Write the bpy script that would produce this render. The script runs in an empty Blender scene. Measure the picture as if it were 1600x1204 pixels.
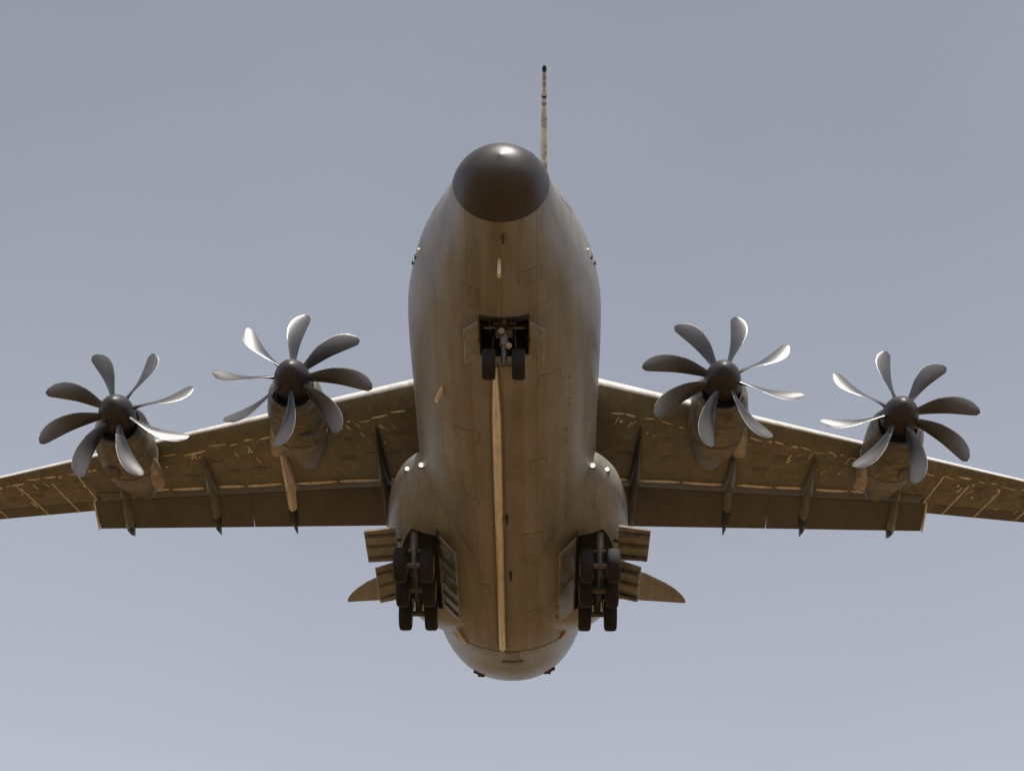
import bpy, bmesh, math, random
from math import sin, cos, tan, pi, radians, sqrt, atan2
from mathutils import Vector, Matrix

random.seed(7)
S = bpy.context.scene
COL = S.collection

# ------------------------------------------------------------------ camera
PITCH = radians(-3.0)                      # aircraft flies 3 degrees nose up
R_AIR = Matrix.Rotation(PITCH, 3, 'X')
CAM_P = Vector((0.926, -35.439, -33.765))  # camera seen from the aircraft's own axes
C_D = Vector((-0.012841, 0.813404, 0.581558))
C_R = Vector((0.999916, 0.009273, 0.009109))
C_U = Vector((-0.002016, -0.581626, 0.813454))
CAM_W = Vector((0, 0, 1.7))                # photographer standing on the ground
AIR_LOC = CAM_W - R_AIR @ CAM_P

cam_d = bpy.data.cameras.new('camera')
cam = bpy.data.objects.new('camera', cam_d)
COL.objects.link(cam)
m = Matrix((C_R, C_U, -C_D)).transposed()
mw = (R_AIR @ m).to_4x4()
mw.translation = CAM_W
cam.matrix_world = mw
cam_d.sensor_fit = 'HORIZONTAL'
cam_d.sensor_width = 36.0
cam_d.lens = 36.0 * 2954.99 / 1600.0
cam_d.clip_start = 0.5
cam_d.clip_end = 60000
S.camera = cam

# ------------------------------------------------------------------ sky, sun, exposure
SUN = Vector((0.13, -0.34, 0.92)).normalized()
el = math.asin(SUN.z)
az = atan2(SUN.x, SUN.y)
HAZE = (1.75, 1.60, 1.62)
world = bpy.data.worlds.new('World')
S.world = world
world.use_nodes = True
nt = world.node_tree
nt.nodes.clear()
sky = nt.nodes.new('ShaderNodeTexSky')
sky.sky_type = 'NISHITA'
sky.sun_disc = False
sky.sun_elevation = el
sky.sun_rotation = az
sky.altitude = 0
sky.air_density = 1.0
sky.dust_density = 2.5
sky.ozone_density = 3.5
hsv = nt.nodes.new('ShaderNodeHueSaturation')
hsv.inputs['Saturation'].default_value = 0.45
bg = nt.nodes.new('ShaderNodeBackground')
bg.inputs['Strength'].default_value = 0.125
out = nt.nodes.new('ShaderNodeOutputWorld')
nt.links.new(sky.outputs[0], hsv.inputs['Color'])
# whitish haze thickening towards the horizon, all the way round
geo = nt.nodes.new('ShaderNodeTexCoord')
sep = nt.nodes.new('ShaderNodeSeparateXYZ')
nt.links.new(geo.outputs['Generated'], sep.inputs[0])
absz = nt.nodes.new('ShaderNodeMath'); absz.operation = 'ABSOLUTE'
nt.links.new(sep.outputs['Z'], absz.inputs[0])
sq = nt.nodes.new('ShaderNodeMath'); sq.operation = 'POWER'; sq.inputs[1].default_value = 2.0
nt.links.new(absz.outputs[0], sq.inputs[0])
mul = nt.nodes.new('ShaderNodeMath'); mul.operation = 'MULTIPLY'; mul.inputs[1].default_value = -3.4
nt.links.new(sq.outputs[0], mul.inputs[0])
ex_ = nt.nodes.new('ShaderNodeMath'); ex_.operation = 'EXPONENT'
nt.links.new(mul.outputs[0], ex_.inputs[0])
hz = nt.nodes.new('ShaderNodeVectorMath'); hz.operation = 'SCALE'
hz.inputs[0].default_value = HAZE
nz = nt.nodes.new('ShaderNodeTexNoise')          # thin uneven haze all over the sky
nz.inputs['Scale'].default_value = 2.2
nz.inputs['Detail'].default_value = 4
nt.links.new(geo.outputs['Generated'], nz.inputs['Vector'])
nr = nt.nodes.new('ShaderNodeMapRange')
nr.inputs['From Min'].default_value = 0.3
nr.inputs['From Max'].default_value = 0.7
nr.inputs['To Min'].default_value = -0.10
nr.inputs['To Max'].default_value = 0.10
nt.links.new(nz.outputs['Fac'], nr.inputs['Value'])
hs = nt.nodes.new('ShaderNodeMath'); hs.operation = 'ADD'
nt.links.new(ex_.outputs[0], hs.inputs[0])
nt.links.new(nr.outputs[0], hs.inputs[1])
nt.links.new(hs.outputs[0], hz.inputs['Scale'])
add = nt.nodes.new('ShaderNodeVectorMath'); add.operation = 'ADD'
nt.links.new(hsv.outputs[0], add.inputs[0])
nt.links.new(hz.outputs[0], add.inputs[1])
nt.links.new(add.outputs[0], bg.inputs['Color'])
nt.links.new(bg.outputs[0], out.inputs['Surface'])

sl = bpy.data.lights.new('sun', 'SUN')
sl.energy = 5.0
sl.angle = radians(0.5)
sl.color = (1.0, 0.95, 0.87)
so = bpy.data.objects.new('sun', sl)
COL.objects.link(so)
so.rotation_euler = SUN.to_track_quat('Z', 'Y').to_euler()
so.location = (0, 0, 120)

S.view_settings.view_transform = 'Standard'
S.view_settings.look = 'None'
S.view_settings.gamma = 1.0
S.view_settings.exposure = 0.0
S.view_settings.use_curve_mapping = False
S.cycles.max_bounces = 8
S.cycles.diffuse_bounces = 4

# ------------------------------------------------------------------ materials
def mat(name, col, rough=0.5, metal=0.0, spec=0.5, var=0.0, scale=1.0, stretch=(1, 1, 1), dirt_glint=None, dirt_glint_amt=0.0,
        dirt_glint_scale=1.0, bump=0.0, bump_scale=6.0, coat=0.0, emit=None, emit_s=0.0):
    M = bpy.data.materials.new(name)
    M.use_nodes = True
    t = M.node_tree
    b = t.nodes['Principled BSDF']
    b.inputs['Roughness'].default_value = rough
    b.inputs['Metallic'].default_value = metal
    b.inputs['Specular IOR Level'].default_value = spec
    b.inputs['Coat Weight'].default_value = coat
    b.inputs['Coat Roughness'].default_value = 0.25
    b.inputs['Base Color'].default_value = (*col, 1)
    tc = t.nodes.new('ShaderNodeTexCoord')
    mp = t.nodes.new('ShaderNodeMapping')
    mp.inputs['Scale'].default_value = stretch
    t.links.new(tc.outputs['Object'], mp.inputs['Vector'])
    last = None
    if var > 0:
        n = t.nodes.new('ShaderNodeTexNoise')
        n.inputs['Scale'].default_value = scale
        n.inputs['Detail'].default_value = 6
        n.inputs['Roughness'].default_value = 0.6
        t.links.new(mp.outputs[0], n.inputs['Vector'])
        r = t.nodes.new('ShaderNodeValToRGB')
        r.color_ramp.elements[0].position = 0.3
        r.color_ramp.elements[1].position = 0.7
        r.color_ramp.elements[0].color = (*[c * (1 - var) for c in col], 1)
        r.color_ramp.elements[1].color = (*[min(1, c * (1 + var)) for c in col], 1)
        t.links.new(n.outputs['Fac'], r.inputs['Fac'])
        last = r.outputs['Color']
        rr = t.nodes.new('ShaderNodeMapRange')
        rr.inputs['To Min'].default_value = max(0.05, rough - 0.1)
        rr.inputs['To Max'].default_value = min(1, rough + 0.12)
        t.links.new(n.outputs['Fac'], rr.inputs['Value'])
        t.links.new(rr.outputs[0], b.inputs['Roughness'])
    if dirt_glint:
        n2 = t.nodes.new('ShaderNodeTexNoise')
        n2.inputs['Scale'].default_value = dirt_glint_scale
        n2.inputs['Detail'].default_value = 8
        n2.inputs['Roughness'].default_value = 0.7
        n2.inputs['Distortion'].default_value = 0.6
        t.links.new(mp.outputs[0], n2.inputs['Vector'])
        r2 = t.nodes.new('ShaderNodeValToRGB')
        r2.color_ramp.elements[0].position = 0.48
        r2.color_ramp.elements[1].position = 0.66
        r2.color_ramp.elements[0].color = (0, 0, 0, 1)
        r2.color_ramp.elements[1].color = (dirt_glint_amt,) * 3 + (1,)
        t.links.new(n2.outputs['Fac'], r2.inputs['Fac'])
        mx = t.nodes.new('ShaderNodeMix')
        mx.data_type = 'RGBA'
        t.links.new(r2.outputs['Color'], mx.inputs['Factor'])
        if last:
            t.links.new(last, mx.inputs['A'])
        else:
            mx.inputs['A'].default_value = (*col, 1)
        mx.inputs['B'].default_value = (*dirt_glint, 1)
        last = mx.outputs['Result']
    if last:
        t.links.new(last, b.inputs['Base Color'])
    if bump > 0:
        n3 = t.nodes.new('ShaderNodeTexNoise')
        n3.inputs['Scale'].default_value = bump_scale
        n3.inputs['Detail'].default_value = 3
        t.links.new(mp.outputs[0], n3.inputs['Vector'])
        bp = t.nodes.new('ShaderNodeBump')
        bp.inputs['Strength'].default_value = 1.0
        bp.inputs['Distance'].default_value = bump
        t.links.new(n3.outputs['Fac'], bp.inputs['Height'])
        t.links.new(bp.outputs[0], b.inputs['Normal'])
    if emit:
        b.inputs['Emission Color'].default_value = (*emit, 1)
        b.inputs['Emission Strength'].default_value = emit_s
    return M

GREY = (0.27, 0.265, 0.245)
M_SKIN = mat('grey_paint', GREY, 0.38, var=0.10, scale=0.9, stretch=(1.6, 0.5, 1), dirt_glint=(0.16, 0.135, 0.10),
             dirt_glint_amt=0.4, dirt_glint_scale=0.8, bump=0.006, bump_scale=1.3, coat=0.08, spec=0.35)
M_WING = mat('weathered_glint_wing_paint', (0.150, 0.142, 0.105), 0.42, var=0.22, scale=2.2, stretch=(1, 0.55, 1),
             dirt_glint=(0.36, 0.31, 0.19), dirt_glint_amt=0.4, dirt_glint_scale=4.5, bump=0.004, bump_scale=2.0, coat=0.15)  # gold mottle paints in the glints under the wing
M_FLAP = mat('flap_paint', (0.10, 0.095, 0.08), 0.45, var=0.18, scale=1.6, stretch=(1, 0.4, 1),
             dirt_glint=(0.14, 0.12, 0.09), dirt_glint_amt=0.5, dirt_glint_scale=1.1)
M_LE = mat('sunlit_rim_paint', (0.72, 0.70, 0.66), 0.35, var=0.1, scale=2.0, dirt_glint=(0.3, 0.24, 0.15),
           dirt_glint_amt=0.4, dirt_glint_scale=1.6)  # pale colour brightens the sunlit rim of the wing
M_NAC = mat('nacelle_paint', (0.135, 0.126, 0.10), 0.40, var=0.4, scale=2.6, dirt_glint=(0.40, 0.33, 0.21),
            dirt_glint_amt=0.5, dirt_glint_scale=2.2, spec=0.35)  # gold mottle paints in lit patches and glints on the nacelles
M_GLINT = mat('glint_metal', (0.78, 0.70, 0.55), 0.28, 0.85, var=0.25, scale=5)  # bright metal for the glints added under the wing
M_TAN = mat('pale_tan', (0.88, 0.77, 0.57), 0.3, var=0.1, scale=2.5, stretch=(3, 0.5, 1),
            dirt_glint=(0.55, 0.42, 0.26), dirt_glint_amt=0.6, dirt_glint_scale=1.2)  # pale tan for the belly strip; also paints wing glints and one fairing
M_PALE = mat('pale_sealant_glint', (0.80, 0.72, 0.58), 0.4, var=0.25, scale=4.0)  # sealant tone; also paints glints on antennas, strakes and wing
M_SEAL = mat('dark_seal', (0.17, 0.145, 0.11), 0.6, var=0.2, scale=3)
M_RAD = mat('radome_paint', (0.042, 0.035, 0.032), 0.40, var=0.12, scale=1.5)
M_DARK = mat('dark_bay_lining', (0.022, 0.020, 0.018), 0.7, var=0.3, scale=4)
M_TYRE = mat('tyre_rubber', (0.011, 0.0105, 0.0105), 0.8, var=0.25, scale=6)
M_RIM = mat('wheel_rim_metal', (0.33, 0.31, 0.28), 0.4, 0.6, var=0.2, scale=8)
M_LEG = mat('gear_leg_paint', (0.15, 0.142, 0.13), 0.35, 0.2, var=0.2, scale=6, dirt_glint=(0.05, 0.04, 0.03),
            dirt_glint_amt=0.8, dirt_glint_scale=5)
M_CHROME = mat('polished_oleo', (0.7, 0.7, 0.7), 0.15, 1.0)
M_BLADE = mat('blade_composite', (0.020, 0.019, 0.021), 0.40, var=0.2, scale=5, spec=0.75, coat=0.3)
def blade_tip_glare():
    """black shank running into a lighter outer blade standing in for sun glare"""
    t = M_BLADE.node_tree
    b = t.nodes['Principled BSDF']
    old = b.inputs['Base Color'].links[0].from_socket
    tc = t.nodes.new('ShaderNodeTexCoord')
    sx = t.nodes.new('ShaderNodeSeparateXYZ')
    t.links.new(tc.outputs['Object'], sx.inputs[0])
    mr = t.nodes.new('ShaderNodeMapRange')
    mr.inputs['From Min'].default_value = 1.35
    mr.inputs['From Max'].default_value = 1.95
    t.links.new(sx.outputs['X'], mr.inputs['Value'])
    mx = t.nodes.new('ShaderNodeMix')
    mx.data_type = 'RGBA'
    t.links.new(mr.outputs[0], mx.inputs['Factor'])
    t.links.new(old, mx.inputs['A'])
    mx.inputs['B'].default_value = (0.065, 0.063, 0.061, 1)  # lighter outer colour paints in the sun glare
    t.links.new(mx.outputs['Result'], b.inputs['Base Color'])
blade_tip_glare()
M_NICKEL = mat('nickel_edge', (0.42, 0.40, 0.37), 0.38, 0.8, var=0.25, scale=6)
M_SPIN = mat('spinner_paint', (0.025, 0.02, 0.02), 0.45, var=0.15, scale=3)
M_EXH = mat('heat_stained_metal', (0.40, 0.36, 0.29), 0.34, 0.35, var=0.3, scale=4, dirt_glint=(0.25, 0.15, 0.07),
            dirt_glint_amt=0.7, dirt_glint_scale=3)
M_LAMP = mat('landing_lamp_glass', (0.9, 0.9, 0.85), 0.1, emit=(1.0, 0.88, 0.62), emit_s=2.2)
M_GLASS = mat('cockpit_glass', (0.02, 0.025, 0.03), 0.08, coat=0.5)
M_PROBE = mat('probe_paint', (0.75, 0.76, 0.72), 0.3, var=0.15, scale=3, dirt_glint=(0.12, 0.11, 0.10), dirt_glint_amt=0.8, dirt_glint_scale=2.5)
M_DOOR = mat('gear_door_paint', (0.32, 0.31, 0.27), 0.5, var=0.2, scale=3, dirt_glint=(0.13, 0.10, 0.07), dirt_glint_amt=0.7, dirt_glint_scale=2.5)
M_BLACK = mat('black_paint', (0.015, 0.015, 0.016), 0.5)

def panel_seams(M, depth):
    """thin painted-over skin joints and fore-and-aft streaks"""
    t = M.node_tree
    b = t.nodes['Principled BSDF']
    old = b.inputs['Base Color'].links[0].from_socket
    tc = t.nodes.new('ShaderNodeTexCoord')
    br = t.nodes.new('ShaderNodeTexBrick')
    mp = t.nodes.new('ShaderNodeMapping')
    mp.inputs['Rotation'].default_value = (0, 0, pi / 2)
    br.inputs['Scale'].default_value = 1.0
    br.inputs['Brick Width'].default_value = 2.3
    br.inputs['Row Height'].default_value = 0.93
    br.inputs['Mortar Size'].default_value = 0.011
    br.inputs['Mortar Smooth'].default_value = 0.3
    br.inputs['Color1'].default_value = (1, 1, 1, 1)
    br.inputs['Color2'].default_value = (0.90, 0.90, 0.88, 1)
    br.inputs['Mortar'].default_value = (depth, depth, depth, 1)
    t.links.new(tc.outputs['Object'], mp.inputs[0])
    t.links.new(mp.outputs[0], br.inputs['Vector'])
    n = t.nodes.new('ShaderNodeTexNoise')
    m2 = t.nodes.new('ShaderNodeMapping')
    m2.inputs['Scale'].default_value = (2.6, 0.16, 1.4)
    n.inputs['Scale'].default_value = 1.0
    n.inputs['Detail'].default_value = 5
    t.links.new(tc.outputs['Object'], m2.inputs[0])
    t.links.new(m2.outputs[0], n.inputs['Vector'])
    r = t.nodes.new('ShaderNodeValToRGB')
    r.color_ramp.elements[0].position = 0.35
    r.color_ramp.elements[1].position = 0.6
    r.color_ramp.elements[0].color = (0.80, 0.78, 0.73, 1)
    r.color_ramp.elements[1].color = (1, 1, 1, 1)
    t.links.new(n.outputs['Fac'], r.inputs['Fac'])
    prev = old
    for src in (br.outputs['Color'], r.outputs['Color']):
        mx = t.nodes.new('ShaderNodeMix')
        mx.data_type = 'RGBA'
        mx.blend_type = 'MULTIPLY'
        mx.inputs['Factor'].default_value = 1.0
        t.links.new(prev, mx.inputs['A'])
        t.links.new(src, mx.inputs['B'])
        prev = mx.outputs['Result']
    t.links.new(prev, b.inputs['Base Color'])
panel_seams(M_SKIN, 0.66)

# ------------------------------------------------------------------ helpers
BASE = Vector((0, 18.5, -3.95))            # foot of the main wheels, in the aircraft's axes
root = bpy.data.objects.new('military_transport_aircraft', None)
COL.objects.link(root)
root.rotation_euler = (PITCH, 0, 0)
root.location = AIR_LOC + R_AIR @ BASE
root.empty_display_size = 3
root['label'] = 'grey four-engined military transport turboprop flying low overhead with landing gear and flaps down'
root['category'] = 'aircraft'

def link(name, me, parent=root, loc=None, rot=None):
    o = bpy.data.objects.new(name, me)
    COL.objects.link(o)
    o.parent = parent
    if loc is not None:
        o.location = loc
    if rot is not None:
        o.rotation_euler = rot
    return o

def mesh(name, vs, fs, m, smooth=True, sharp=35, off=True, idx=None):
    me = bpy.data.meshes.new(name)
    if off:
        vs = [Vector(v) - BASE for v in vs]
    me.from_pydata([tuple(v) for v in vs], [], fs)
    ms = m if isinstance(m, (list, tuple)) else [m]
    for q in ms:
        me.materials.append(q)
    if idx:
        for p, i in zip(me.polygons, idx):
            p.material_index = i
    bm = bmesh.new()
    bm.from_mesh(me)
    bmesh.ops.recalc_face_normals(bm, faces=bm.faces)
    bm.to_mesh(me)
    bm.free()
    me.update()
    if smooth:
        for p in me.polygons:
            p.use_smooth = True
        me.set_sharp_from_angle(angle=radians(sharp))
    return me

class MB:
    """collects shapes for one mesh"""
    def __init__(self):
        self.v, self.f, self.i = [], [], []
    def add(self, vs, fs, i=0):
        n = len(self.v)
        self.v += [Vector(v) for v in vs]
        self.f += [tuple(a + n for a in f) for f in fs]
        self.i += [i] * len(fs)
    def loft(self, rings, cap=True, i=0, closed=True):
        n = len(rings[0])
        vs = [v for r in rings for v in r]
        fs = []
        for a in range(len(rings) - 1):
            for k in range(n if closed else n - 1):
                k2 = (k + 1) % n
                fs.append((a * n + k, a * n + k2, (a + 1) * n + k2, (a + 1) * n + k))
        if cap:
            fs.append(tuple(range(n)))
            fs.append(tuple((len(rings) - 1) * n + k for k in range(n)))
        self.add(vs, fs, i)
    def box(self, c, s, rot=None, i=0):
        c = Vector(c)
        vs = []
        for z in (-1, 1):
            for y in (-1, 1):
                for x in (-1, 1):
                    p = Vector((x * s[0] / 2, y * s[1] / 2, z * s[2] / 2))
                    if rot is not None:
                        p = rot @ p
                    vs.append(c + p)
        self.add(vs, [(0, 1, 3, 2), (4, 6, 7, 5), (0, 4, 5, 1), (2, 3, 7, 6), (0, 2, 6, 4), (1, 5, 7, 3)], i)
    def tube(self, a, b, ra, rb=None, n=12, i=0):
        a, b = Vector(a), Vector(b)
        rb = ra if rb is None else rb
        d = (b - a).normalized()
        x = d.orthogonal().normalized()
        y = d.cross(x)
        R = [[p + (x * cos(2 * pi * k / n) + y * sin(2 * pi * k / n)) * r for k in range(n)] for p, r in ((a, ra), (b, rb))]
        self.loft(R, True, i)
    def lathe(self, c, axis, prof, n=24, i=0):
        """prof: list of (along, radius)"""
        c, d = Vector(c), Vector(axis).normalized()
        x = d.orthogonal().normalized()
        y = d.cross(x)
        R = [[c + d * s + (x * cos(2 * pi * k / n) + y * sin(2 * pi * k / n)) * max(r, 1e-4) for k in range(n)] for s, r in prof]
        self.loft(R, True, i)
    def build(self, name, m, parent=root, smooth=True, sharp=35, off=True):
        return link(name, mesh(name, self.v, self.f, m, smooth, sharp, off, self.i), parent)

def lerp(x, xs, ys):
    if x <= xs[0]:
        return ys[0]
    for i in range(1, len(xs)):
        if x <= xs[i]:
            t = (x - xs[i - 1]) / (xs[i] - xs[i - 1])
            return ys[i - 1] + t * (ys[i] - ys[i - 1])
    return ys[-1]

def spline(x, xs, ys):
    """Catmull-Rom through the points"""
    n = len(xs)
    if x <= xs[0]:
        return ys[0]
    if x >= xs[-1]:
        return ys[-1]
    i = max(k for k in range(n - 1) if xs[k] <= x)
    h = xs[i + 1] - xs[i]
    t = (x - xs[i]) / h
    def slope(k):
        if k == 0:
            return (ys[1] - ys[0]) / (xs[1] - xs[0])
        if k == n - 1:
            return (ys[-1] - ys[-2]) / (xs[-1] - xs[-2])
        return (ys[k + 1] - ys[k - 1]) / (xs[k + 1] - xs[k - 1])
    m0, m1 = slope(i) * h, slope(i + 1) * h
    return ((2 * t ** 3 - 3 * t ** 2 + 1) * ys[i] + (t ** 3 - 2 * t ** 2 + t) * m0
            + (-2 * t ** 3 + 3 * t ** 2) * ys[i + 1] + (t ** 3 - t ** 2) * m1)

def cut(obj, boxes):
    """recess real openings into a shell"""
    b = MB()
    for c, s in boxes:
        b.box(c, s)
    co = b.build('cutter', M_DARK, root, smooth=False)
    md = obj.modifiers.new('cut', 'BOOLEAN')
    md.operation = 'DIFFERENCE'
    md.solver = 'EXACT'
    md.material_mode = 'TRANSFER'
    md.object = co
    dg = bpy.context.evaluated_depsgraph_get()
    me = bpy.data.meshes.new_from_object(obj.evaluated_get(dg))
    obj.modifiers.clear()
    obj.data = me
    bpy.data.objects.remove(co)
    me.set_sharp_from_angle(angle=radians(30))

# ------------------------------------------------------------------ ground
def ground():
    n = 48
    rs = [0, 60, 200, 600, 2000, 6000, 30000]
    vs, fs = [(0, 0, 0)], []
    for r in rs[1:]:
        for k in range(n):
            a = 2 * pi * k / n
            vs.append((r * cos(a), r * sin(a), 0))
    for k in range(n):
        fs.append((0, 1 + k, 1 + (k + 1) % n))
    for j in range(len(rs) - 2):
        for k in range(n):
            a, b = 1 + j * n + k, 1 + j * n + (k + 1) % n
            fs.append((a, a + n, b + n, b))
    M = mat('dry_grass_ground', (0.143, 0.088, 0.040), 0.9, var=0.3, scale=0.05, dirt_glint=(0.11, 0.070, 0.032), dirt_glint_amt=0.7,
            dirt_glint_scale=0.3, spec=0.2)
    me = mesh('ground', vs, fs, M, smooth=False, off=False)
    o = bpy.data.objects.new('ground', me)
    COL.objects.link(o)
    o['kind'] = 'structure'
ground()

# ------------------------------------------------------------------ fuselage
FY = [0.36, 0.42, 0.56, 0.9, 1.62, 2.4, 3.3, 4.45, 5.45, 6.6, 7.5, 9, 11, 22, 24, 26, 28, 30, 32, 34, 36, 38]
FW = [0.02, 0.34, 0.66, 0.98, 1.26, 1.42, 1.74, 2.15, 2.43, 2.66, 2.78, 2.82, 2.82, 2.82, 2.80, 2.72, 2.48, 2.12, 1.70, 1.25, 0.80, 0.35]
FB = [-0.96, -1.24, -1.52, -1.82, -2.11, -2.27, -2.40, -2.60, -2.72, -2.79, -2.81, -2.82, -2.82, -2.82, -2.66, -2.20, -1.70, -0.86, 0.38, 1.55, 2.6, 3.3]
FT = [-0.92, -0.66, -0.38, -0.05, 0.52, 0.95, 1.45, 2.02, 2.44, 2.70, 2.82, 2.82, 2.82, 2.82, 2.82, 2.84, 2.88, 2.92, 2.98, 3.05, 3.2, 3.5]

def fus(y):
    return spline(y, FY, FW), spline(y, FY, FT), spline(y, FY, FB)

def fus_ring(y, n=72, grow=0.0):
    w, t, b = fus(y)
    w += grow
    t += grow
    b -= grow
    # widest station sits a little below the middle on the nose
    c = (t + b) / 2
    h = (t - b) / 2
    e = lerp(y, [1.7, 5.0], [2.0, 2.12])
    r = []
    for k in range(n):
        a = 2 * pi * k / n
        ca, sa = cos(a), sin(a)
        r.append(Vector((w * math.copysign(abs(ca) ** (2 / e), ca), y, c + h * math.copysign(abs(sa) ** (2 / e), sa))))
    return r

def fus_pt(y, x, grow=0.0):
    """point of the belly under lateral place x"""
    w, t, b = fus(y)
    c, h = (t + b) / 2, (t - b) / 2
    e = lerp(y, [1.7, 5.0], [2.0, 2.12])
    q = max(0.0, 1 - (abs(x) / w) ** e) ** (1 / e)
    return Vector((x, y, c - h * q - grow))

RAD_Y = 1.62
ys = [RAD_Y + 0.012] + [1.8 + 0.3 * k for k in range(20)] + [8 + k for k in range(15)] + [22.5 + 0.5 * k for k in range(31)] + [38.0]
b = MB()
b.loft([fus_ring(y) for y in ys])
fuselage = b.build('fuselage', M_SKIN, sharp=40)

b = MB()
b.loft([fus_ring(y, 64, 0.006) for y in (0.36, 0.37, 0.39, 0.42, 0.46, 0.51, 0.6, 0.75, 0.95, 1.15, 1.35, RAD_Y)])
b.build('radome', M_RAD, sharp=50)

# nose gear bay and main gear bays are real openings
NB = ((0.05, 5.72, -2.55), (1.36, 1.62, 1.5))
MBAY = [((s * 2.95, 18.75, -2.25), (1.46, 4.7, 2.1)) for s in (-1, 1)]
cut(fuselage, [NB] + MBAY)

def bay(c, s, name):
    t = 0.03
    x, y, z = c
    b = MB()
    hx, hy, hz = s[0] / 2 - 0.004, s[1] / 2 - 0.004, s[2] / 2 - 0.004
    zb = -2.70
    top = z + hz
    inb = 0 if not name.startswith('main') else (-0.15 if x > 0 else 0.15)
    b.box((x + inb, y, top - t / 2), (2 * hx - 2 * abs(inb), 2 * hy, t))
    def wall(cx, cy, sx, sy, low):
        b.box((cx, cy, (low + top - t) / 2), (sx, sy, top - t - low))
    for q in (-1, 1):
        if not (name.startswith('main') and q * x > 0):
            wall(x + q * (hx - t / 2), y, t, 2 * hy, zb)
        if name.startswith('main'):
            inb = -0.35 if x > 0 else 0.35
            wall(x + inb, y + q * (hy - t / 2), 2 * hx - 2 * t - .7, t, -1.7)
        else:
            wall(x, y + q * (hy - t / 2), 2 * hx - 2 * t, t, zb)
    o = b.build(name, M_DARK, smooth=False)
    # frames and pipes inside the bay
    r = MB()
    for k in range(4):
        yy = y - hy + (k + 0.7) * 2 * hy / 4.4
        r.box((x, yy, z + hz - 0.12), (2 * hx - 0.1, 0.06, 0.16))
    r.tube((x - hx * 0.6, y - hy + 0.05, z + hz - 0.25), (x - hx * 0.6, y + hy - 0.05, z + hz - 0.25), 0.03)
    r.tube((x + hx * 0.45, y - hy + 0.05, z + hz - 0.22), (x + hx * 0.45, y + hy - 0.05, z + hz - 0.22), 0.022)
    r.build('bay_frame', M_LEG, o, smooth=False, off=True)
    return o
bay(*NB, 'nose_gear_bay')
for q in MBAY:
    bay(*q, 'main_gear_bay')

# cockpit panes, out of sight from below but part of the aircraft
for s in (-1, 1):
    for (y0, y1, a0, a1) in ((2.55, 3.35, 0.04, 0.30), (2.75, 3.75, 0.33, 0.58), (3.0, 4.0, 0.61, 0.84)):
        b = MB()
        rings = []
        for y in (y0, (y0 + y1) / 2, y1):
            w, t, bo = fus(y)
            c, h = (t + bo) / 2, (t - bo) / 2
            rings.append([Vector((s * (w + .012) * sin(a * pi / 2), y, c + (h + .012) * cos(a * pi / 2))) for a in (a0, (a0 + a1) / 2, a1)])
        b.loft(rings, cap=False, closed=False)
        b.build('cockpit_pane', M_GLASS)

# refuelling probe above the cockpit
b = MB()
pp = [(1.12, 5.0, 1.75, .12), (1.12, 3.4, 2.02, .10), (1.12, 2.3, 2.10, .085), (1.12, 1.6, 2.05, .07), (1.12, 1.0, 1.97, .062), (1.12, 0.5, 1.88, .058), (1.12, 0.12, 1.80, .05)]
R = []
for x, y, z, r in pp:
    R.append([Vector((x + r * cos(2 * pi * k / 14), y, z + r * sin(2 * pi * k / 14))) for k in range(14)])
b.loft(R)
probe = b.build('refuelling_probe', M_PROBE)
b = MB()
b.lathe((1.12, 0.14, 1.805), (0, -1, -0.2), [(0, .05), (.04, .06), (.15, .06), (.22, .04), (.26, .02)], 14)
b.build('probe_nozzle', M_BLACK, probe)
for y, z in ((2.05, 2.085), (1.55, 2.045), (1.25, 2.005)):
    b = MB()
    b.lathe((1.12, y, z), (0, 1, 0.12), [(-.07, .055), (-.05, .071), (.05, .071), (.07, .055)], 14)
    b.build('probe_collar', M_SPIN, probe)

# ------------------------------------------------------------------ sponsons
SY = [14.7, 14.8, 15.1, 15.6, 16.2, 16.9, 17.6, 18.5, 20, 22, 23.5, 24.8, 25.6, 26.0]
SA = [0.40, 1.10, 1.48, 1.83, 2.10, 2.26, 2.34, 2.37, 2.37, 2.24, 1.90, 1.40, 0.95, 0.5]
SH = [0.05, 0.45, 0.85, 1.18, 1.44, 1.58, 1.66, 1.70, 1.70, 1.62, 1.35, 0.90, 0.42, 0.05]
def sponson_ring(y, s, n=48):
    a, h = spline(y, SY, SA), spline(y, SY, SH)
    cz = -1.02 + 0.08 * lerp(y, [14.7, 18], [3.0, 0]) + lerp(y, [22, 26], [0, 0.5])
    e = 2.25
    r = []
    for k in range(n):
        t = 2 * pi * k / n
        ca, sa = cos(t), sin(t)
        r.append(Vector((s * (1.6 + a * math.copysign(abs(ca) ** (2 / e), ca)), y, cz + h * math.copysign(abs(sa) ** (2 / e), sa))))
    return r
sy = [14.7, 14.74, 14.8, 14.9, 15.05, 15.25, 15.5, 15.75, 16, 16.5, 17] + [17.5 + 0.5 * k for k in range(13)] + [24, 24.4, 24.8, 25.2, 25.6, 25.85, 26.0]
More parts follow.
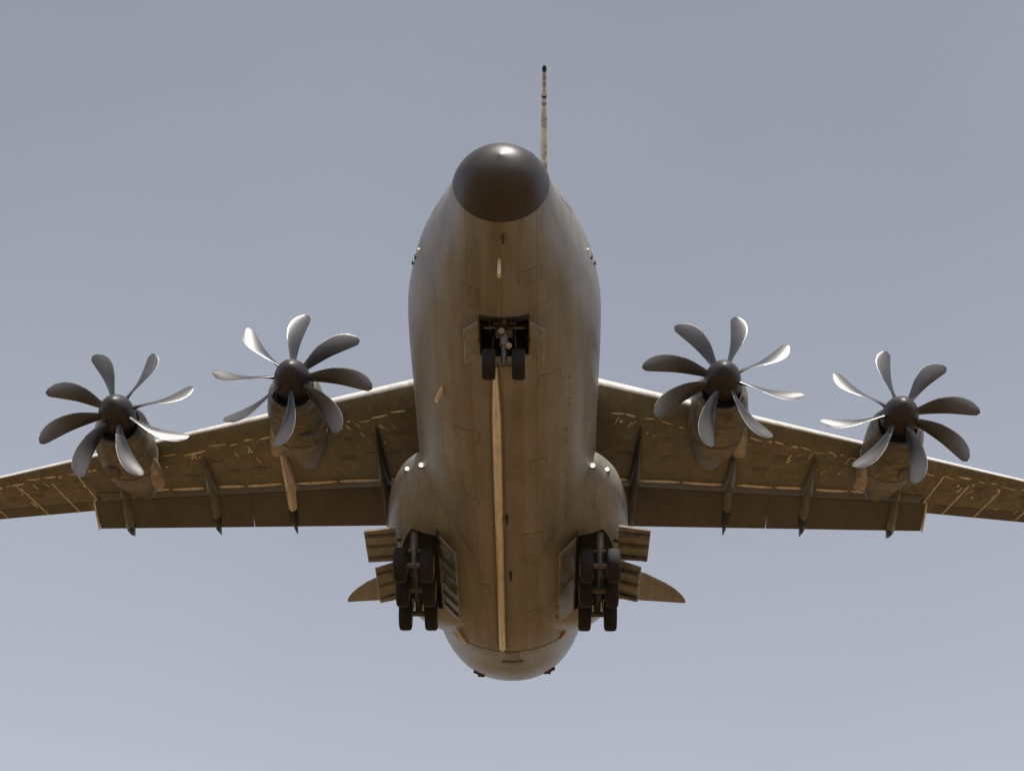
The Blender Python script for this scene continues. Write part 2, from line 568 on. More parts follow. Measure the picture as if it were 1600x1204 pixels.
for s in (-1, 1):
    b = MB()
    b.loft([sponson_ring(y, s) for y in sy])
    sp = b.build('landing_gear_sponson', M_SKIN, sharp=50)
    cut(sp, [((s * 3.3, 18.88, -3.2), (2.16, 4.4, 2.1))])
    for (x, z) in ((2.72, -0.95), (3.2, -0.82)):
        # set the lamps into the rounded front of the sponson
        hit, p, nrm, _ = sp.ray_cast(Vector((s * x, 5, z)) - BASE, Vector((0, 1, 0)))
        p = p + BASE
        y = p.y
        ax = Vector((0, -1, -0.25))
        b = MB()
        b.lathe(p, ax, [(-.2, .06 + .012 * (x < 3)), (.06, .06 + .012 * (x < 3)), (.085, .05), (.095, .03), (.10, .01)], 18)
        b.build('landing_light', M_LAMP, sp)
        b = MB()
        b.lathe(p, ax, [(-.2, .075), (-.2, .10), (.05, .10), (.05, .075)], 18)
        b.build('light_bezel', M_LEG, sp)

# ------------------------------------------------------------------ belly strip, antennas, drains
def strip(name, x_of, ys, half_of, up, m, parent=root):
    b = MB()
    R = []
    for y in ys:
        x, hw = x_of(y), half_of(y)
        p0, p1 = fus_pt(y, x - hw), fus_pt(y, x + hw)
        pm = (p0 + p1) / 2
        if up > .05:      # rounded ridge, its sides raised to catch sky light
            R.append([p0 + Vector((0, 0, .02)), p0.lerp(pm, .04) - Vector((0, 0, up * .12)), p0.lerp(pm, .4) - Vector((0, 0, up * .62)), pm - Vector((hw * .15, 0, up * .97)),
                      pm + Vector((hw * .15, 0, -up * .97)), p1.lerp(pm, .4) - Vector((0, 0, up * .62)), p1.lerp(pm, .04) - Vector((0, 0, up * .12)), p1 + Vector((0, 0, .02))])
        else:
            R.append([p0 + Vector((0, 0, .02)), p0 - Vector((0, 0, up * .7)), pm - Vector((0, 0, up)), p1 - Vector((0, 0, up * .7)), p1 + Vector((0, 0, .02))])
    b.loft(R)
    return b.build(name, m, parent, sharp=60)
yy = [7.0 + 0.4 * k for k in range(43)]
kx = lambda y: lerp(y, [7, 8.5, 24], [-0.22, -0.22, -0.24])
ks = strip('belly_keel_strip', kx, yy, lambda y: lerp(y, [7, 8.2, 9.5, 24], [0.06, 0.10, 0.135, 0.12]), 0.17, M_TAN)
ks['label'] = 'tan strip along the belly'
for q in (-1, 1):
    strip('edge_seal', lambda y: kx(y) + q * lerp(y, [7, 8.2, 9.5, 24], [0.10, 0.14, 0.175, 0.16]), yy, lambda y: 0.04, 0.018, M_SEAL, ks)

def blade_antenna(x, y, h, c, t, m, name='blade_antenna', sweep=0.4):
    p = fus_pt(y, x)
    b = MB()
    R = []
    nrm = Vector((x / 2.82 * 0.9, 0, -1)).normalized()
    side = Vector((1, 0, 0)) - nrm * nrm.x
    side.normalize()
    for f in (-0.1, 0.0, 0.6, 1.0):
        cc = c * (1 - 0.45 * max(f, 0))
        ctr = p + nrm * (h * f) + Vector((0, sweep * h * f, 0))
        R.append([ctr + Vector((0, cc * u, 0)) + side * (t * w) for u, w in ((-.5, 0), (-.25, .45), (.1, .5), (.5, 0), (.1, -.5), (-.25, -.45))])
    b.loft(R)
    return b.build(name, m)
blade_antenna(-0.05, 3.0, 0.32, 0.42, 0.10, M_PALE)  # pale colour stands in for sun glint, next antenna too
blade_antenna(-1.78, 8.85, 0.34, 0.42, 0.10, M_PALE)
blade_antenna(0.02, 14.85, 0.22, 0.30, 0.07, M_BLACK)
blade_antenna(0.1, 18.35, 0.22, 0.30, 0.07, M_BLACK)
blade_antenna(0.06, 2.1, 0.14, 0.30, 0.05, M_BLACK)
for yd in (8.3, 9.4, 9.75, 10.9, 11.5, 13.1, 13.4, 14.2):
    blade_antenna(1.9 + random.uniform(-.08, .08), yd, 0.02, random.uniform(.08, .16), 0.06, M_SEAL, 'drain_hole', 0)
def hatch(xc, yc, hx, hy, m, name='access_hatch'):
    b = MB()
    R = []
    for k in range(7):
        x = xc - hx + 2 * hx * k / 6
        R.append([fus_pt(yc - hy, x, -.01), fus_pt(yc - hy, x, .009), fus_pt(yc + hy, x, .009), fus_pt(yc + hy, x, -.01)])
    b.loft(R)
    return b.build(name, m, sharp=20)
for xc, yc, hx, hy in ((0.75, 3.6, .28, .2), (-0.85, 4.3, .22, .3), (1.3, 7.9, .3, .22), (-1.1, 10.6, .34, .24), (1.0, 12.2, .24, .34), (-1.05, 14.2, .2, .2), (0.8, 16.4, .3, .4), (-0.9, 19.6, .26, .34), (0.85, 21.3, .2, .26)):
    hatch(xc, yc, hx, hy, M_SKIN)
    hatch(xc, yc - hy - .012, hx, .010, M_SEAL, 'hatch_seal')
    hatch(xc, yc + hy + .012, hx, .010, M_SEAL, 'hatch_seal')
    hatch(xc - hx - .012, yc, .010, hy, M_SEAL, 'hatch_seal')
    hatch(xc + hx + .012, yc, .010, hy, M_SEAL, 'hatch_seal')
for s in (-1, 1):
    for (y, zz) in ((5.5, -0.1), (6.0, 0.1)):
        w, t, bo = fus(y)
        b = MB()
        b.tube((s * (w - .05), y, zz), (s * (w + .035), y, zz), .03, .03, 8)
        b.tube((s * (w + .03), y + .05, zz), (s * (w + .035), y - .12, zz), .025, .012, 8)
        b.build('pitot_probe', M_BLACK)
    b = MB()
    p = fus_pt(5.1, s * 2.36)
    b.lathe(p, (s * .8, -.3, -.6), [(-.03, .07), (.02, .07), (.045, .03)], 12)
    b.build('air_data_sensor', M_PALE)

# aft body: strakes, dark sensors, ramp joint
for s in (-1, 1):
    b = MB()
    R = []
    for k in range(6):
        y = 22.7 + 0.34 * k
        x = s * (2.14 - 0.10 * k) + 0.15
        p = fus_pt(y, x)
        h = 0.16 * sin(pi * (k + .35) / 5.7)
        R.append([p + Vector((-.03, 0, .03)), p + Vector((s * .02 - .03, 0, -h)), p + Vector((s * .02 + .03, 0, -h)), p + Vector((.03, 0, .03))])
    b.loft(R)
    b.build('rear_strake', M_PALE, sharp=20)  # pale tone paints in the white glint on the strake
    b = MB()
    p = fus_pt(29.0, s * 1.28 + 0.12)
    b.tube(p + Vector((-s * .18, -.2, -.12)), p + Vector((s * .22, -.2, .06)), .12, .11, 10)
    b.box(p + Vector((0, 0, .06)), (.2, .35, .2))
    b.build('missile_warning_sensor', M_BLACK)
b = MB()
R = []
for x in (-.38, -.19, 0, .19, .38):
    R.append([fus_pt(25.55, x + .1, -.02), fus_pt(25.55, x + .1, .035), fus_pt(25.85, x + .1, .035), fus_pt(25.85, x + .1, -.02)])
b.loft(R)
b.build('ramp_latch', M_SEAL, sharp=20)
b = MB()
R = []
for x in (-.26, -.13, 0, .13, .26):
    R.append([fus_pt(24.35, x + .1, -.02), fus_pt(24.35, x + .1, .02), fus_pt(25.4, x + .1, .02), fus_pt(25.4, x + .1, -.02)])
b.loft(R)
b.build('ramp_access_panel', M_NAC, sharp=20)
for y in (24.2,):
    b = MB()
    R = []
    for k in range(25):
        x = -2.4 + 4.8 * k / 24
        R.append([fus_pt(y, x, -.015), fus_pt(y, x, .008), fus_pt(y + .05, x, .008), fus_pt(y + .05, x, -.015)])
    b.loft(R)
    b.build('ramp_seal', M_SEAL, sharp=20)

# ------------------------------------------------------------------ wing
def w_le(x):
    return 14.75 + 0.29 * (x - 3.1), 2.25 - 0.075 * (x - 3.1)
def w_te(x):
    return 21.15 + 0.07 * max(0, x - 14.4)
def foil(f):
    return 5 * (0.2969 * sqrt(f) - 0.1260 * f - 0.3516 * f * f + 0.2843 * f ** 3 - 0.1036 * f ** 4)
def w_pt(x, y, lower=True, grow=0.0):
    """point of the wing skin at span x, station y"""
    ly, lz = w_le(x)
    c = w_te(x) - ly
    f = min(1, max(0, (y - ly) / c))
    tc = lerp(x, [2, 12, 21], [0.155, 0.135, 0.12])
    camber = 0.018 * 4 * f * (1 - f)
    z = lz - 0.045 * (y - ly) + c * (camber + (-1 if lower else 1) * tc * foil(f)) + (-grow if lower else grow)
    return Vector((x, y, z))
HINGE = 20.02
FLAP_X = (3.0, 14.35)

def wing_ring(x, y1=None, n=22):
    ly, _ = w_le(x)
    ye = w_te(x) if y1 is None else y1
    r = []
    for k in range(n + 1):
        t = 1 - k / n
        r.append(w_pt(x, ly + (ye - ly) * t * t, True))
    for k in range(1, n + 1):
        t = k / n
        yu = ly + ((w_te(x) if y1 is None else y1 + 0.75) - ly) * t * t
        r.append(w_pt(x, yu, False))
    return r

def mirror(v, s):
    return Vector((s * v.x, v.y, v.z))

def bead(b, x0, x1, yf, s, r, nx=5):
    """half-round bead lying along the lower skin"""
    R = []
    for i in range(nx + 1):
        x = x0 + (x1 - x0) * i / nx
        y = yf(x)
        q = r * (0.5 if i in (0, nx) else 1)
        R.append([mirror(w_pt(x, y + q * cos(a), True, q * .8 * sin(a) - .004), s) for a in [pi * k / 6 for k in range(7)]])
    b.loft(R)

def patch(b, x0, x1, y0f, y1f, s, grow, depth=0.03, nx=6, ny=3):
    """thin plate lying on the lower wing skin; y0f/y1f give stations over span"""
    top, bot = [], []
    for i in range(nx + 1):
        x = x0 + (x1 - x0) * i / nx
        rt, rb = [], []
        for j in range(ny + 1):
            y = y0f(x) + (y1f(x) - y0f(x)) * j / ny
            rt.append(mirror(w_pt(x, y, True, grow), s))
            rb.append(mirror(w_pt(x, y, True, grow - depth), s))
        R = rt + rb[::-1]
        top.append(R)
    b.loft(top)

NAC = [(6.84, 13.13, 1.33), (12.65, 14.57, 0.97)]

for s in (-1, 1):
    xs = [0.4, 1.5, 2.5] + [3.0 + 0.5 * k for k in range(23)] + [FLAP_X[1] - 0.001]
    b = MB()
    b.loft([[mirror(v, s) for v in wing_ring(x, HINGE)] for x in sorted(xs)])
    xo = [FLAP_X[1]] + [14.8 + 0.5 * k for k in range(13)] + [21.0, 21.15, 21.22]
    ro = []
    for x in xo:
        r = wing_ring(x)
        if x > 21.05:
            mid = sum(r, Vector()) / len(r)
            q = 0.8 if x < 21.2 else 0.3
            r = [mid + (v - mid) * q for v in r]
            for v in r:
                v.x = x
        ro.append([mirror(v, s) for v in r])
    b.loft(ro)
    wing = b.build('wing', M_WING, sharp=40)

    # leading edge skin, proud of the box behind it, with a pale strip painting in the sunlit rim
    def le_loft(fa, fb, grow, m, name, up=None):
        b = MB()
        rings = []
        for x in [2.6 + 0.5 * k for k in range(37)]:
            ly, lz = w_le(x)
            c = w_te(x) - ly
            g = Vector((0, -grow, 0))
            r = []
            n = 9
            if up is None:
                fs = [fb + (fa - fb) * (k / n) for k in range(n + 1)]
                r = [w_pt(x, ly + c * f, True, grow) + g for f in fs] + [w_pt(x, ly + c * f, True, grow - .03) for f in fs[::-1]]
            else:
                for k in range(n + 1):
                    t = 1 - k / n
                    r.append(w_pt(x, ly + c * fa * t * t, True, grow) + g)
                for k in range(1, n + 1):
                    t = k / n
                    r.append(w_pt(x, ly + c * up * t * t, False, grow) + g)
            rings.append([mirror(v, s) for v in r])
        b.loft(rings)
        return b.build(name, m, wing, sharp=50)
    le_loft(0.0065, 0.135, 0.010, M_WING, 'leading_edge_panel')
    le_loft(0.006, 0, 0.014, M_LE, 'leading_edge_strip', up=0.05)

    # flap, lowered behind the slot
    def flap_ends(x):
        t = (x - 3.0) / (14.35 - 3.0)
        le = Vector((x, 20.12 + 0.02 * t, 1.72 - 0.72 * t))
        te = Vector((x, 22.02 - 0.72 * t, 1.22 - 0.62 * t))
        return le, te
    def flap_ring(x):
        le, te = flap_ends(x)
        d = te - le
        c = d.length
        d.normalize()
        nrm = Vector((0, -d.z, d.y))
        r = []
        n = 9
        for k in range(n + 1):
            f = (1 - k / n) ** 2
            r.append(le + d * (c * f) - nrm * (c * .10 * foil(f)))
        for k in range(1, n):
            f = (k / n) ** 2
            r.append(le + d * (c * f) + nrm * (c * .16 * foil(f)))
        return r
    for xa, xb in ((3.0, 8.98), (9.0, 14.33)):
        b = MB()
        n = 8
        b.loft([[mirror(v, s) for v in flap_ring(xa + (xb - xa) * k / n)] for k in range(n + 1)])
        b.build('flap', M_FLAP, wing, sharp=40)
    # bright bead added for skylight through the slot, in lengths between the tracks
    for xa, xb in ((3.2, 4.1), (4.5, 5.9), (6.0, 7.4), (7.9, 9.1), (9.2, 10.15), (10.6, 11.7), (11.8, 13.0)):
        b = MB()
        bead(b, xa, xb, lambda x: HINGE - 0.07 + 0.02 * sin(x * 3), s, 0.06)
        b.build('slot_skylight_bead', M_GLINT, wing, sharp=60)
    # end plate of the flap
    b = MB()
    le, te = flap_ends(14.35)
    d = te - le
    b.loft([[mirror(le + d * f + Vector((q, 0, zz)), s) for f, zz in ((-.05, .05), (1.0, .05), (1.0, -.06), (-.05, -.14))] for q in (0.0, 0.05)])
    b.build('flap_end_plate', M_PALE, wing, sharp=20)
    # dark gap lining ahead of the flap end
    b = MB()
    patch(b, 13.3, 14.3, lambda x: HINGE - .04, lambda x: HINGE, s, 0.02, 0.03, 2, 1)
    b.build('slot_seal', M_SEAL, wing, sharp=20)

    # aileron
    b = MB()
    patch(b, 14.75, 20.3, lambda x: w_te(x) - .62, lambda x: w_te(x) - .03, s, 0.012, 0.02, 10, 2)
    ai = b.build('aileron', M_FLAP, wing, sharp=20)
    # chordwise joint strips on the outer wing
    for xa, fa, fb in ((14.42, .22, .98), (15.35, .30, .97), (16.45, .30, .97), (17.9, .2, .95), (19.2, .2, .95)):
        b = MB()
        ly, _ = w_le(xa)
        c = w_te(xa) - ly
        hw = 0.022
        R = []
        for k in range(9):
            y = ly + c * (fa + (fb - fa) * k / 8)
            x = xa + 0.34 - 0.55 * k / 8
            R.append([mirror(v, s) for v in (w_pt(x - hw, y, True, -.01), w_pt(x - hw, y, True, .016), w_pt(x + hw, y, True, .016), w_pt(x + hw, y, True, -.01))])
        b.loft(R)
        b.build('joint_strip', M_PALE, wing, sharp=20)
    # broken joint behind the leading edge, its gold glints added as bright beads
    x = 3.4
    while x < 19.5:
        L = random.choice([random.uniform(0.08, 0.22), random.uniform(0.2, 0.5), random.uniform(0.4, 0.9)])
        if not any(abs(x + L / 2 - nx) < 0.95 for nx, _, _ in NAC):
            b = MB()
            f0 = 0.16 + random.uniform(-.012, .03)
            sl_ = random.uniform(-.25, .25)
            bead(b, x, x + L, lambda q, f0=f0, x=x, sl_=sl_: w_le(q)[0] + (w_te(q) - w_le(q)[0]) * f0 + sl_ * (q - x), s, random.uniform(.02, .05), 3)
            b.build('spar_joint_glint', random.choice([M_GLINT, M_TAN, M_PALE]), wing, sharp=60)
        x += L + random.uniform(.02, .3)
    # small bright bosses and strips added behind the spar as gold glints
    for k in range(46):
        x = random.uniform(3.6, 19.5)
        if any(abs(x - nx) < 0.95 for nx, _, _ in NAC):
            continue
        f0 = 0.17 + abs(random.gauss(0, .09))
        if x > 14.5:
            f0 = random.uniform(.2, .7)
        yc = w_le(x)[0] + (w_te(x) - w_le(x)[0]) * f0
        b = MB()
        if k % 2:
            rr_ = random.uniform(.03, .06)
            b.lathe(mirror(w_pt(x, yc, True, -.01), s), (0, -.3, -1), [(0, rr_), (.03, rr_), (.05, rr_ * .6), (.058, .005)], 10)
            b.build('glint_boss', random.choice([M_GLINT, M_TAN]), wing, sharp=60)
        else:
            hw_ = random.uniform(.012, .03)
            L = random.uniform(.15, .4)
            R = []
            for q in range(4):
                y = yc + L * q / 3
                xx = x - .12 * q / 3
                R.append([mirror(w_pt(xx + hw_ * u, y, True, g), s) for u, g in ((-1, -.01), (-.7, hw_), (.7, hw_), (1, -.01))])
            b.loft(R)
            b.build('rib_glint_strip', random.choice([M_PALE, M_TAN, M_GLINT]), wing, sharp=60)
    # oval tank access panels
    for row, f in ((0, .33), (1, .52)):
        x = 3.7 + 0.2 * row
        while x < 20:
            if not any(abs(x - nx) < 1.05 for nx, _, _ in NAC) and not (x < 14.4 and f > .6):
                ly, _ = w_le(x)
                c = w_te(x) - ly
                yc = ly + c * f
                rx, ry = 0.27, min(.17, c * .06)
                ri, ro2 = [], []
                n = 14
                for k in range(n):
                    a = 2 * pi * k / n
                    ri.append(mirror(w_pt(x + rx * cos(a), yc + ry * sin(a), True, .014), s))
                    ro2.append(mirror(w_pt(x + rx * 1.06 * cos(a), yc + ry * 1.09 * sin(a), True, -.01), s))
                b = MB()
                b.loft([ro2, ri])
                b.build('access_panel', random.choice([M_WING, M_WING, M_NAC]), wing, sharp=20)
            x += 0.78
    # flap track fairings: canoe under the wing and a tail behind the flap
    for kx_, y0, y1 in ((4.35, 16.6, 21.9), (7.6, 17.0, 21.9), (10.28, 17.9, 21.75), (13.3, 19.0, 21.9)):
        zw = w_pt(kx_, 19.6, True).z
        t = (kx_ - 3.0) / (14.35 - 3.0)
        zt = 1.22 - 0.62 * t - 0.12
        yt = 22.02 - 0.72 * t
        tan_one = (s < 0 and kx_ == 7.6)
        def fair(ya, yb, m, name, k0, k1, y0=y0, zt=zt, yt=yt, kx_=kx_):
            b = MB()
            R = []
            for k in range(k0, k1 + 1):
                f = k / 14
                y = y0 + (yt + 0.55 - y0) * f
                hw = 0.19 * (sin(pi * min(1, f * 1.25 + .04) / 1.0 * .5) ** .7) * (1 if f < .6 else max(0.06, 1 - ((f - .6) / .4) ** 1.6))
                if y < HINGE:
                    zu = w_pt(kx_, y, True).z
                else:
                    g = min(1.0, (y - HINGE) / (yt - HINGE))
                    zu = (1 - g) * w_pt(kx_, HINGE, True).z + g * (zt + .16)
                dep = 0.42 * sin(pi * min(1, f * 1.02 + .02)) ** .6 + .03
                xx = kx_ - 0.06 + 0.12 * (1 - f)
                R.append([mirror(Vector((xx + hw * cx, y, zu - dep * cz)), s) for cx, cz in ((-1, -.1), (-1, .35), (-.75, .75), (0, 1), (.75, .75), (1, .35), (1, -.1))])
            b.loft(R)
            o = b.build(name, m, wing, sharp=60)
            return o
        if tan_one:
            o = fair(0, 0, M_TAN, 'flap_track_fairing', 0, 10)  # tan paints in the lit look of this one fairing
            o['label'] = 'flap track fairing with its lit look painted tan'
        else:
            fair(0, 0, M_FLAP if kx_ < 5 else M_WING, 'flap_track_fairing', 0, 10)
        fair(0, 0, M_BLACK if kx_ > 5 else M_FLAP, 'fairing_tail', 10, 14)
        # the lowered rear parts of the tracks hang with the flap

# wing to body fairing
for s in (-1, 1):
    b = MB()
    R = []
    for y, w, h in ((13.9, .1, .1), (14.3, .45, .4), (15.2, .75, .62), (17, .85, .7), (20, .8, .66), (22, .5, .4), (23.2, .1, .1)):
        R.append([Vector((s * (2.0 + w * cos(a) * 1.15), y, 1.75 + h * sin(a) * 1.2)) for a in [2 * pi * k / 24 for k in range(24)]])
    b.loft(R)
    b.build('wing_root_fairing', M_SKIN, sharp=50)

# ------------------------------------------------------------------ engines and propellers
def make_blade(turn):
    """one scimitar blade, root to tip along +X, disc facing -Y; turn = +1 clockwise seen from the front"""
    N = 16
    R = []
    for k in range(N + 1):
        f = k / N
        r = 0.42 + (2.57 - 0.42) * f
        q = r / 2.57
        ch = spline(q, [.15, .25, .4, .6, .78, .9, .97, 1.0], [.24, .31, .44, .55, .60, .54, .40, .18])
        th = lerp(q, [.15, .3, .6, 1], [.20, .085, .035, .014])
        beta = radians(lerp(q, [.15, .3, .5, .7, .85, 1], [64, 58, 45, 32, 23, 17]))
        swp = spline(q, [.15, .4, .6, .8, .92, 1.0], [0, .07, .06, -.05, -.19, -.32])   # tip swept back
        # clockwise from the front (x right, z up): at +X the blade moves down (-Z)
        tng = Vector((0, 0, -1 * turn))
        fwd = Vector((0, -1, 0))
        cd = tng * cos(beta) + fwd * sin(beta)
        nd = fwd * cos(beta) - tng * sin(beta)
        ctr = Vector((r, 0, 0)) + cd * swp * 0.9
        ring = []
        m_ = 8
        for j in range(2 * m_):
            a = 2 * pi * j / (2 * m_)
            u = cos(a)
            v = sin(a)
            cam_ = 0.04 * ch * (1 - u * u)
            ring.append(ctr + cd * (u * ch / 2) + nd * (v * th / 2 * (1 - .35 * u * u) + cam_))
        R.append(ring)
    b = MB()
    b.loft(R)
    n2 = 2 * m_
    ids = [1 if (f // n2 < N and f // n2 >= 7 and (f % n2) in (0, n2 - 1)) else 0 for f in range(len(b.f))]
    return mesh('blade', b.v, b.f, [M_BLADE, M_NICKEL], True, 40, off=False, idx=ids)
BL = {1: make_blade(1), -1: make_blade(-1)}

def engine(s, nx, ny, nz, turn, phase):
    ctr = Vector((s * nx, ny, nz))
    # nacelle
    b = MB()
    prof = [(.62, .66, .62, .80), (.70, .76, .70, .92), (.95, .86, .80, 1.0), (1.5, .92, .88, 1.04), (2.2, .93, .92, 1.0), (3.0, .90, .90, .86),
            (3.8, .80, .85, .62), (4.6, .62, .75, .32), (5.2, .44, .62, .06), (5.6, .28, .5, -.1)]
    def ring(y, w, t, bo, n=36):
        r = []
        c, h = (t - bo) / 2, (t + bo) / 2
        for k in range(n):
            a = 2 * pi * k / n
            ca, sa = cos(a), sin(a)
            e = 2.35
            r.append(ctr + Vector((w * math.copysign(abs(ca) ** (2 / e), ca), y, c + h * math.copysign(abs(sa) ** (2 / e), sa))))
        return r
    b.loft([ring(*p) for p in prof], cap=False)
    b.loft([ring(.62, .66, .62, .80), ring(.64, .60, .56, .73), ring(1.15, .54, .5, .66)], cap=False, i=1)
    b.add(ring(1.15, .54, .5, .66), [tuple(range(36))], 1)
    b.add(ring(5.6, .28, .5, -.1), [tuple(range(36))], 0)
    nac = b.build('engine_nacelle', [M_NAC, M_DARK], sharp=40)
    # chin intake lip
    b = MB()
    R = []
    for k in range(13):
        a = pi * (1.12 + 0.76 * k / 12)
        o_ = ctr + Vector((.74 * cos(a), .60, -.06 + .84 * sin(a)))
        R.append([o_ + Vector((.05 * cos(a) * q, yy_, .05 * sin(a) * q)) for q, yy_ in ((-1, .1), (-.8, -.02), (0, -.07), (.8, -.02), (1, .1))])
    b.loft(R)
    b.build('intake_lip', M_LEG, nac, sharp=60)
    # cowling split lines as raised bands
    for yb, col in ((1.45, M_SEAL), (2.75, M_SEAL)):
        p = [spline(yb, [q[0] for q in prof], [q[i] for q in prof]) for i in (1, 2, 3)]
        p2 = [spline(yb + .04, [q[0] for q in prof], [q[i] for q in prof]) for i in (1, 2, 3)]
        b = MB()
        g = .008
        b.loft([ring(yb, p[0] - .02, p[1] - .02, p[2] - .02), ring(yb, p[0] + g, p[1] + g, p[2] + g), ring(yb + .04, p2[0] + g, p2[1] + g, p2[2] + g), ring(yb + .04, p2[0] - .02, p2[1] - .02, p2[2] - .02)], cap=False)
        b.build('cowl_joint', col, nac, sharp=20)
    # exhaust on the side the propeller turns away from
    b = MB()
    e = turn
    R = []
    for k in range(9):
        f = k / 8
        y = 1.7 + 2.2 * f
        rr = 0.27 * (sin(pi * min(.5, f * .9 + .06)) ** .7)
        cx = ctr + Vector((e * (0.62 + 0.20 * f), y, -.36 + .12 * f))
        R.append([cx + Vector((rr * 1.0 * cos(a), 0, rr * 1.05 * sin(a))) for a in [2 * pi * j / 20 for j in range(20)]])
    b.loft(R)
    ex = b.build('exhaust_nozzle', M_EXH, nac, sharp=60)
    b = MB()
    cx = ctr + Vector((e * 0.82, 3.91, -.24))
    b.lathe(cx, (0, 1, 0), [(-.05, .23), (.015, .23), (.015, .01)], 20)
    b.build('exhaust_opening', M_DARK, ex)
    # oil cooler outlet
    b = MB()
    b.box(ctr + Vector((-e * .35, 2.1, -1.02)), (.42, .55, .14))
    b.build('cooler_flap', M_NAC, nac, smooth=False)
    # spinner and blades
    b = MB()
    b.lathe(ctr, (0, 1, 0), [(-.62, .02), (-.60, .10), (-.53, .22), (-.40, .36), (-.2, .49), (0, .56), (.25, .6), (.52, .6), (.54, .57), (.54, .05)], 40)
    sp = b.build('propeller', M_SPIN, sharp=50)
    for k in range(8):
        a = radians(phase + 45 * k)
        o = link('blade', BL[turn], sp)
        o.location = ctr + Vector((0, .12, 0)) - BASE
        o.rotation_euler = (0, -a, 0)
engine(-1, *NAC[0], -1, 0)
engine(1, *NAC[0], 1, 26)
engine(-1, *NAC[1], 1, 18)
engine(1, *NAC[1], -1, 11)

# ------------------------------------------------------------------ landing gear
def wheel(c, r, w):
    b = MB()
    sh = [(-.5, .62), (-.5, .80), (-.46, .92), (-.36, .985), (-.15, 1.0), (.15, 1.0), (.36, .985), (.46, .92), (.5, .80), (.5, .62)]
    b.lathe(c, (1, 0, 0), [(q * w, k * r) for q, k in sh], 28)
    t = b.build('wheel', M_TYRE, sharp=50)
    b = MB()
    b.lathe(c, (1, 0, 0), [(-.505 * w, .2 * r), (-.51 * w, .5 * r), (-.515 * w, .6 * r), (-.49 * w, .625 * r), (.49 * w, .625 * r), (.515 * w, .6 * r), (.51 * w, .5 * r), (.505 * w, .2 * r)], 20)
    b.build('rim', M_RIM, t, sharp=30)
    return t

# nose gear
wheel((-0.36, 5.75, -3.62), .43, .37)
wheel((0.45, 5.75, -3.62), .43, .37)
b = MB()
b.tube((.05, 5.35, -1.9), (.05, 5.62, -3.1), .13, .12, 14)
b.tube((.05, 5.62, -3.1), (.05, 5.75, -3.62), .075, .075, 14)
b.tube((-.30, 5.75, -3.62), (.40, 5.75, -3.62), .07, .07, 12)
b.tube((.05, 5.5, -2.6), (.05, 4.98, -2.05), .05, .05, 10)
b.tube((-.25, 5.45, -2.45), (.35, 5.45, -2.45), .045, .045, 10)
b.tube((-.5, 5.45, -2.6), (.6, 5.45, -2.6), .04, .04, 10)
ng = b.build('nose_gear_leg', M_LEG)
b = MB()
b.box((.05, 5.86, -3.28), (.16, .05, .5), Matrix.Rotation(radians(-28), 3, 'X'))
b.box((.05, 5.9, -2.98), (.14, .05, .4), Matrix.Rotation(radians(24), 3, 'X'))
b.build('torque_link', M_LEG, ng, smooth=False)
for x0, x1 in ((-.16, -.28), (.26, .40)):
    b = MB()
    b.tube((x0, 5.38, -2.0), (x1, 5.7, -3.35), .02, .02, 6)
    b.build('steering_hose', M_BLACK, ng)
b = MB()
b.box((.05, 5.5, -2.72), (.46, .26, .20), Matrix.Rotation(radians(-15), 3, 'X'))
b.build('steering_actuator', M_LEG, ng, smooth=False)
for x in (-.02, .12):
    b = MB()
    b.lathe((x + (.0 if x < 0 else .06), 5.36 + (.0 if x < 0 else .14), -2.78 - (.0 if x < 0 else .4)), (0, -1, -.5), [(-.1, .06), (0, .09), (.03, .085), (.04, .01)], 14)
    b.build('taxi_light', M_RIM, ng)
for s in (-1, 1):
    b = MB()
    rm = Matrix.Rotation(radians(s * -52), 3, 'Y')
    b.box((.05 + s * .90, 5.70, -2.93), (.03, 1.5, .46), rm)
    o = b.build('nose_gear_door', M_DOOR, smooth=False)
    b = MB()
    b.tube((.05 + s * .45, 5.9, -2.35), (.05 + s * .86, 5.9, -2.88), .03, .03, 8)
    b.build('door_actuator', M_BLACK, o)

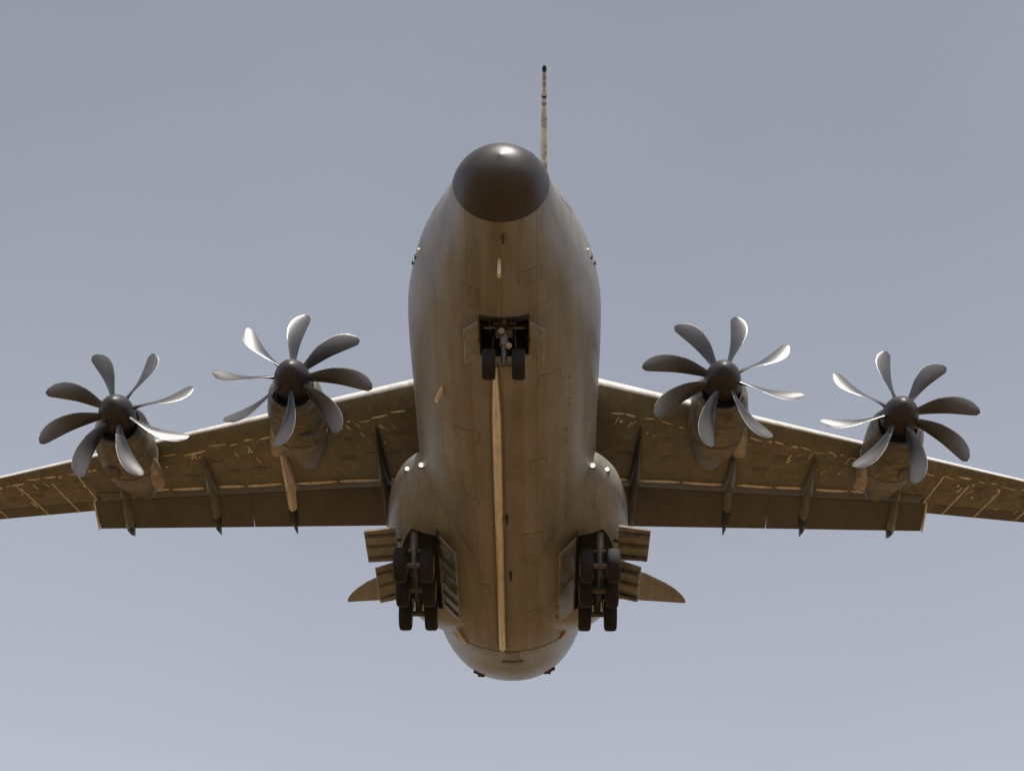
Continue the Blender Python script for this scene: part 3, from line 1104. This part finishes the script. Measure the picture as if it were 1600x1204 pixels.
# main gear: three twin-wheel legs on each side
for s in (-1, 1):
    for y in (16.95, 18.55, 20.15):
        for q in (-1, 1):
            wheel((s * 2.97 + q * .43 - .0, y, -3.36), .56, .42)
        b = MB()
        b.tube((s * 2.97, y, -1.9), (s * 2.97, y - .12, -2.95), .14, .13, 12)
        b.tube((s * 2.97, y - .12, -2.9), (s * 2.97, y, -3.36), .12, .11, 12)
        b.tube((s * 2.97 - .4, y, -3.36), (s * 2.97 + .4, y, -3.36), .09, .09, 12)
        b.tube((s * 2.97, y + .02, -3.2), (s * 2.97, y + .25, -1.6), .09, .10, 12)
        b.tube((s * 2.97 - .2, y - .12, -2.9), (s * 2.97 + .2, y - .12, -2.9), .06, .06, 10)
        lg = b.build('main_gear_leg', M_LEG)
        b = MB()
        b.tube((s * 2.97, y + .04, -3.05), (s * 2.97, y + .16, -2.3), .055, .055, 12)
        b.build('shock_strut', M_CHROME, lg)
        b = MB()
        b.tube((s * 2.97 - .12, y - .05, -2.2), (s * 2.97 - .2, y - .1, -3.3), .018, .018, 6)
        b.tube((s * 2.97 + .12, y - .05, -2.2), (s * 2.97 + .2, y - .1, -3.3), .018, .018, 6)
        b.build('brake_hose', M_BLACK, lg)
    # outer doors swing outboard
    def door(pts, th, name, m):
        b = MB()
        n = (Vector(pts[1]) - Vector(pts[0])).cross(Vector(pts[3]) - Vector(pts[0])).normalized() * th
        b.loft([[Vector(p) for p in pts], [Vector(p) + n for p in pts]])
        o = b.build(name, m, smooth=False)
        return o
    X = lambda x: s * x
    for (y0, y1, xo, zo, xi) in ((16.45, 18.55, 4.60, -2.32, 3.58), (18.62, 21.05, 4.38, -2.45, 3.58)):
        zi = -2.2
        o = door([(X(xi), y0, zi), (X(xo), y0 + .08, zo), (X(xo - .02), y1 - .1, zo), (X(xi), y1, zi)], .07, 'outer_gear_door', M_DOOR)
        # inner ribs of the door, facing down into the camera
        for k in range(3):
            f = (k + .5) / 3
            b = MB()
            yb = y0 + (y1 - y0) * f
            b.box((X((xi + xo) / 2), yb, (zi + zo) / 2 - .08), (xo - xi - .08, .12, .10), Matrix.Rotation(s * math.atan2(-(zo - zi), xo - xi), 3, 'Y'))
            b.build('door_rib', M_WING if k % 2 else M_LEG, o, smooth=False)
        b = MB()
        b.tube((X(xi - .3), (y0 + y1) / 2, -2.0), (X((xi + xo) / 2), (y0 + y1) / 2 + .1, (zi + zo) / 2), .05, .05, 8)
        b.build('door_actuator', M_BLACK, o)
    # inner doors hang inboard
    for (y0, y1) in ((16.45, 18.7), (18.76, 21.0)):
        o = door([(X(2.2), y0, -2.6), (X(1.66), y0 + .06, -3.2), (X(1.66), y1 - .06, -3.2), (X(2.2), y1, -2.6)], .07, 'inner_gear_door', M_WING)
        for k in range(3):
            f = (k + .5) / 3
            b = MB()
            yb = y0 + (y1 - y0) * f
            b.box((X(1.90), yb, -2.96), (.08, .12, .7), Matrix.Rotation(s * radians(42), 3, 'Y'))
            b.build('door_rib', M_FLAP if k % 2 else M_WING, o, smooth=False)
    b = MB()
    b.tube((X(2.2), 21.1, -2.5), (X(1.62), 21.12, -2.95), .05, .05, 8)
    b.build('door_stay', M_BLACK)

# ------------------------------------------------------------------ tail
b = MB()
def fin_ring(z, y0, y1, t):
    c = y1 - y0
    pts = []
    n = 10
    for k in range(n + 1):
        f = (1 - k / n) ** 2
        pts.append(Vector((t * c * foil(f), y0 + c * f, z)))
    for k in range(1, n):
        f = (k / n) ** 2
        pts.append(Vector((-t * c * foil(f), y0 + c * f, z)))
    return pts
b.loft([fin_ring(z, lerp(z, [2.9, 10.3], [30.5, 37.6]), lerp(z, [2.9, 10.3], [37.0, 43.4]), .13) for z in (2.9, 3.5, 5, 7, 9, 10.3)])
fin = b.build('fin', M_SKIN, sharp=40)
for s in (-1, 1):
    b = MB()
    R = []
    SX = [0, 2, 4, 6, 7, 7.5, 7.8, 7.98, 8.05]
    LY = [38.0, 38.95, 39.95, 41.1, 42.0, 42.6, 43.1, 43.5, 43.78]
    TY = [43.0, 43.2, 43.45, 43.7, 43.82, 43.88, 43.92, 43.94, 43.9]
    for x, l, t in zip(SX, LY, TY):
        c = t - l
        r = []
        n = 10
        for k in range(n + 1):
            f = (1 - k / n) ** 2
            r.append(Vector((s * x, l + c * f, 10.28 - c * .11 * foil(f))))
        for k in range(1, n):
            f = (k / n) ** 2
            r.append(Vector((s * x, l + c * f, 10.28 + c * .11 * foil(f))))
        R.append(r)
    b.loft(R)
    st = b.build('tailplane', M_SKIN, sharp=40)
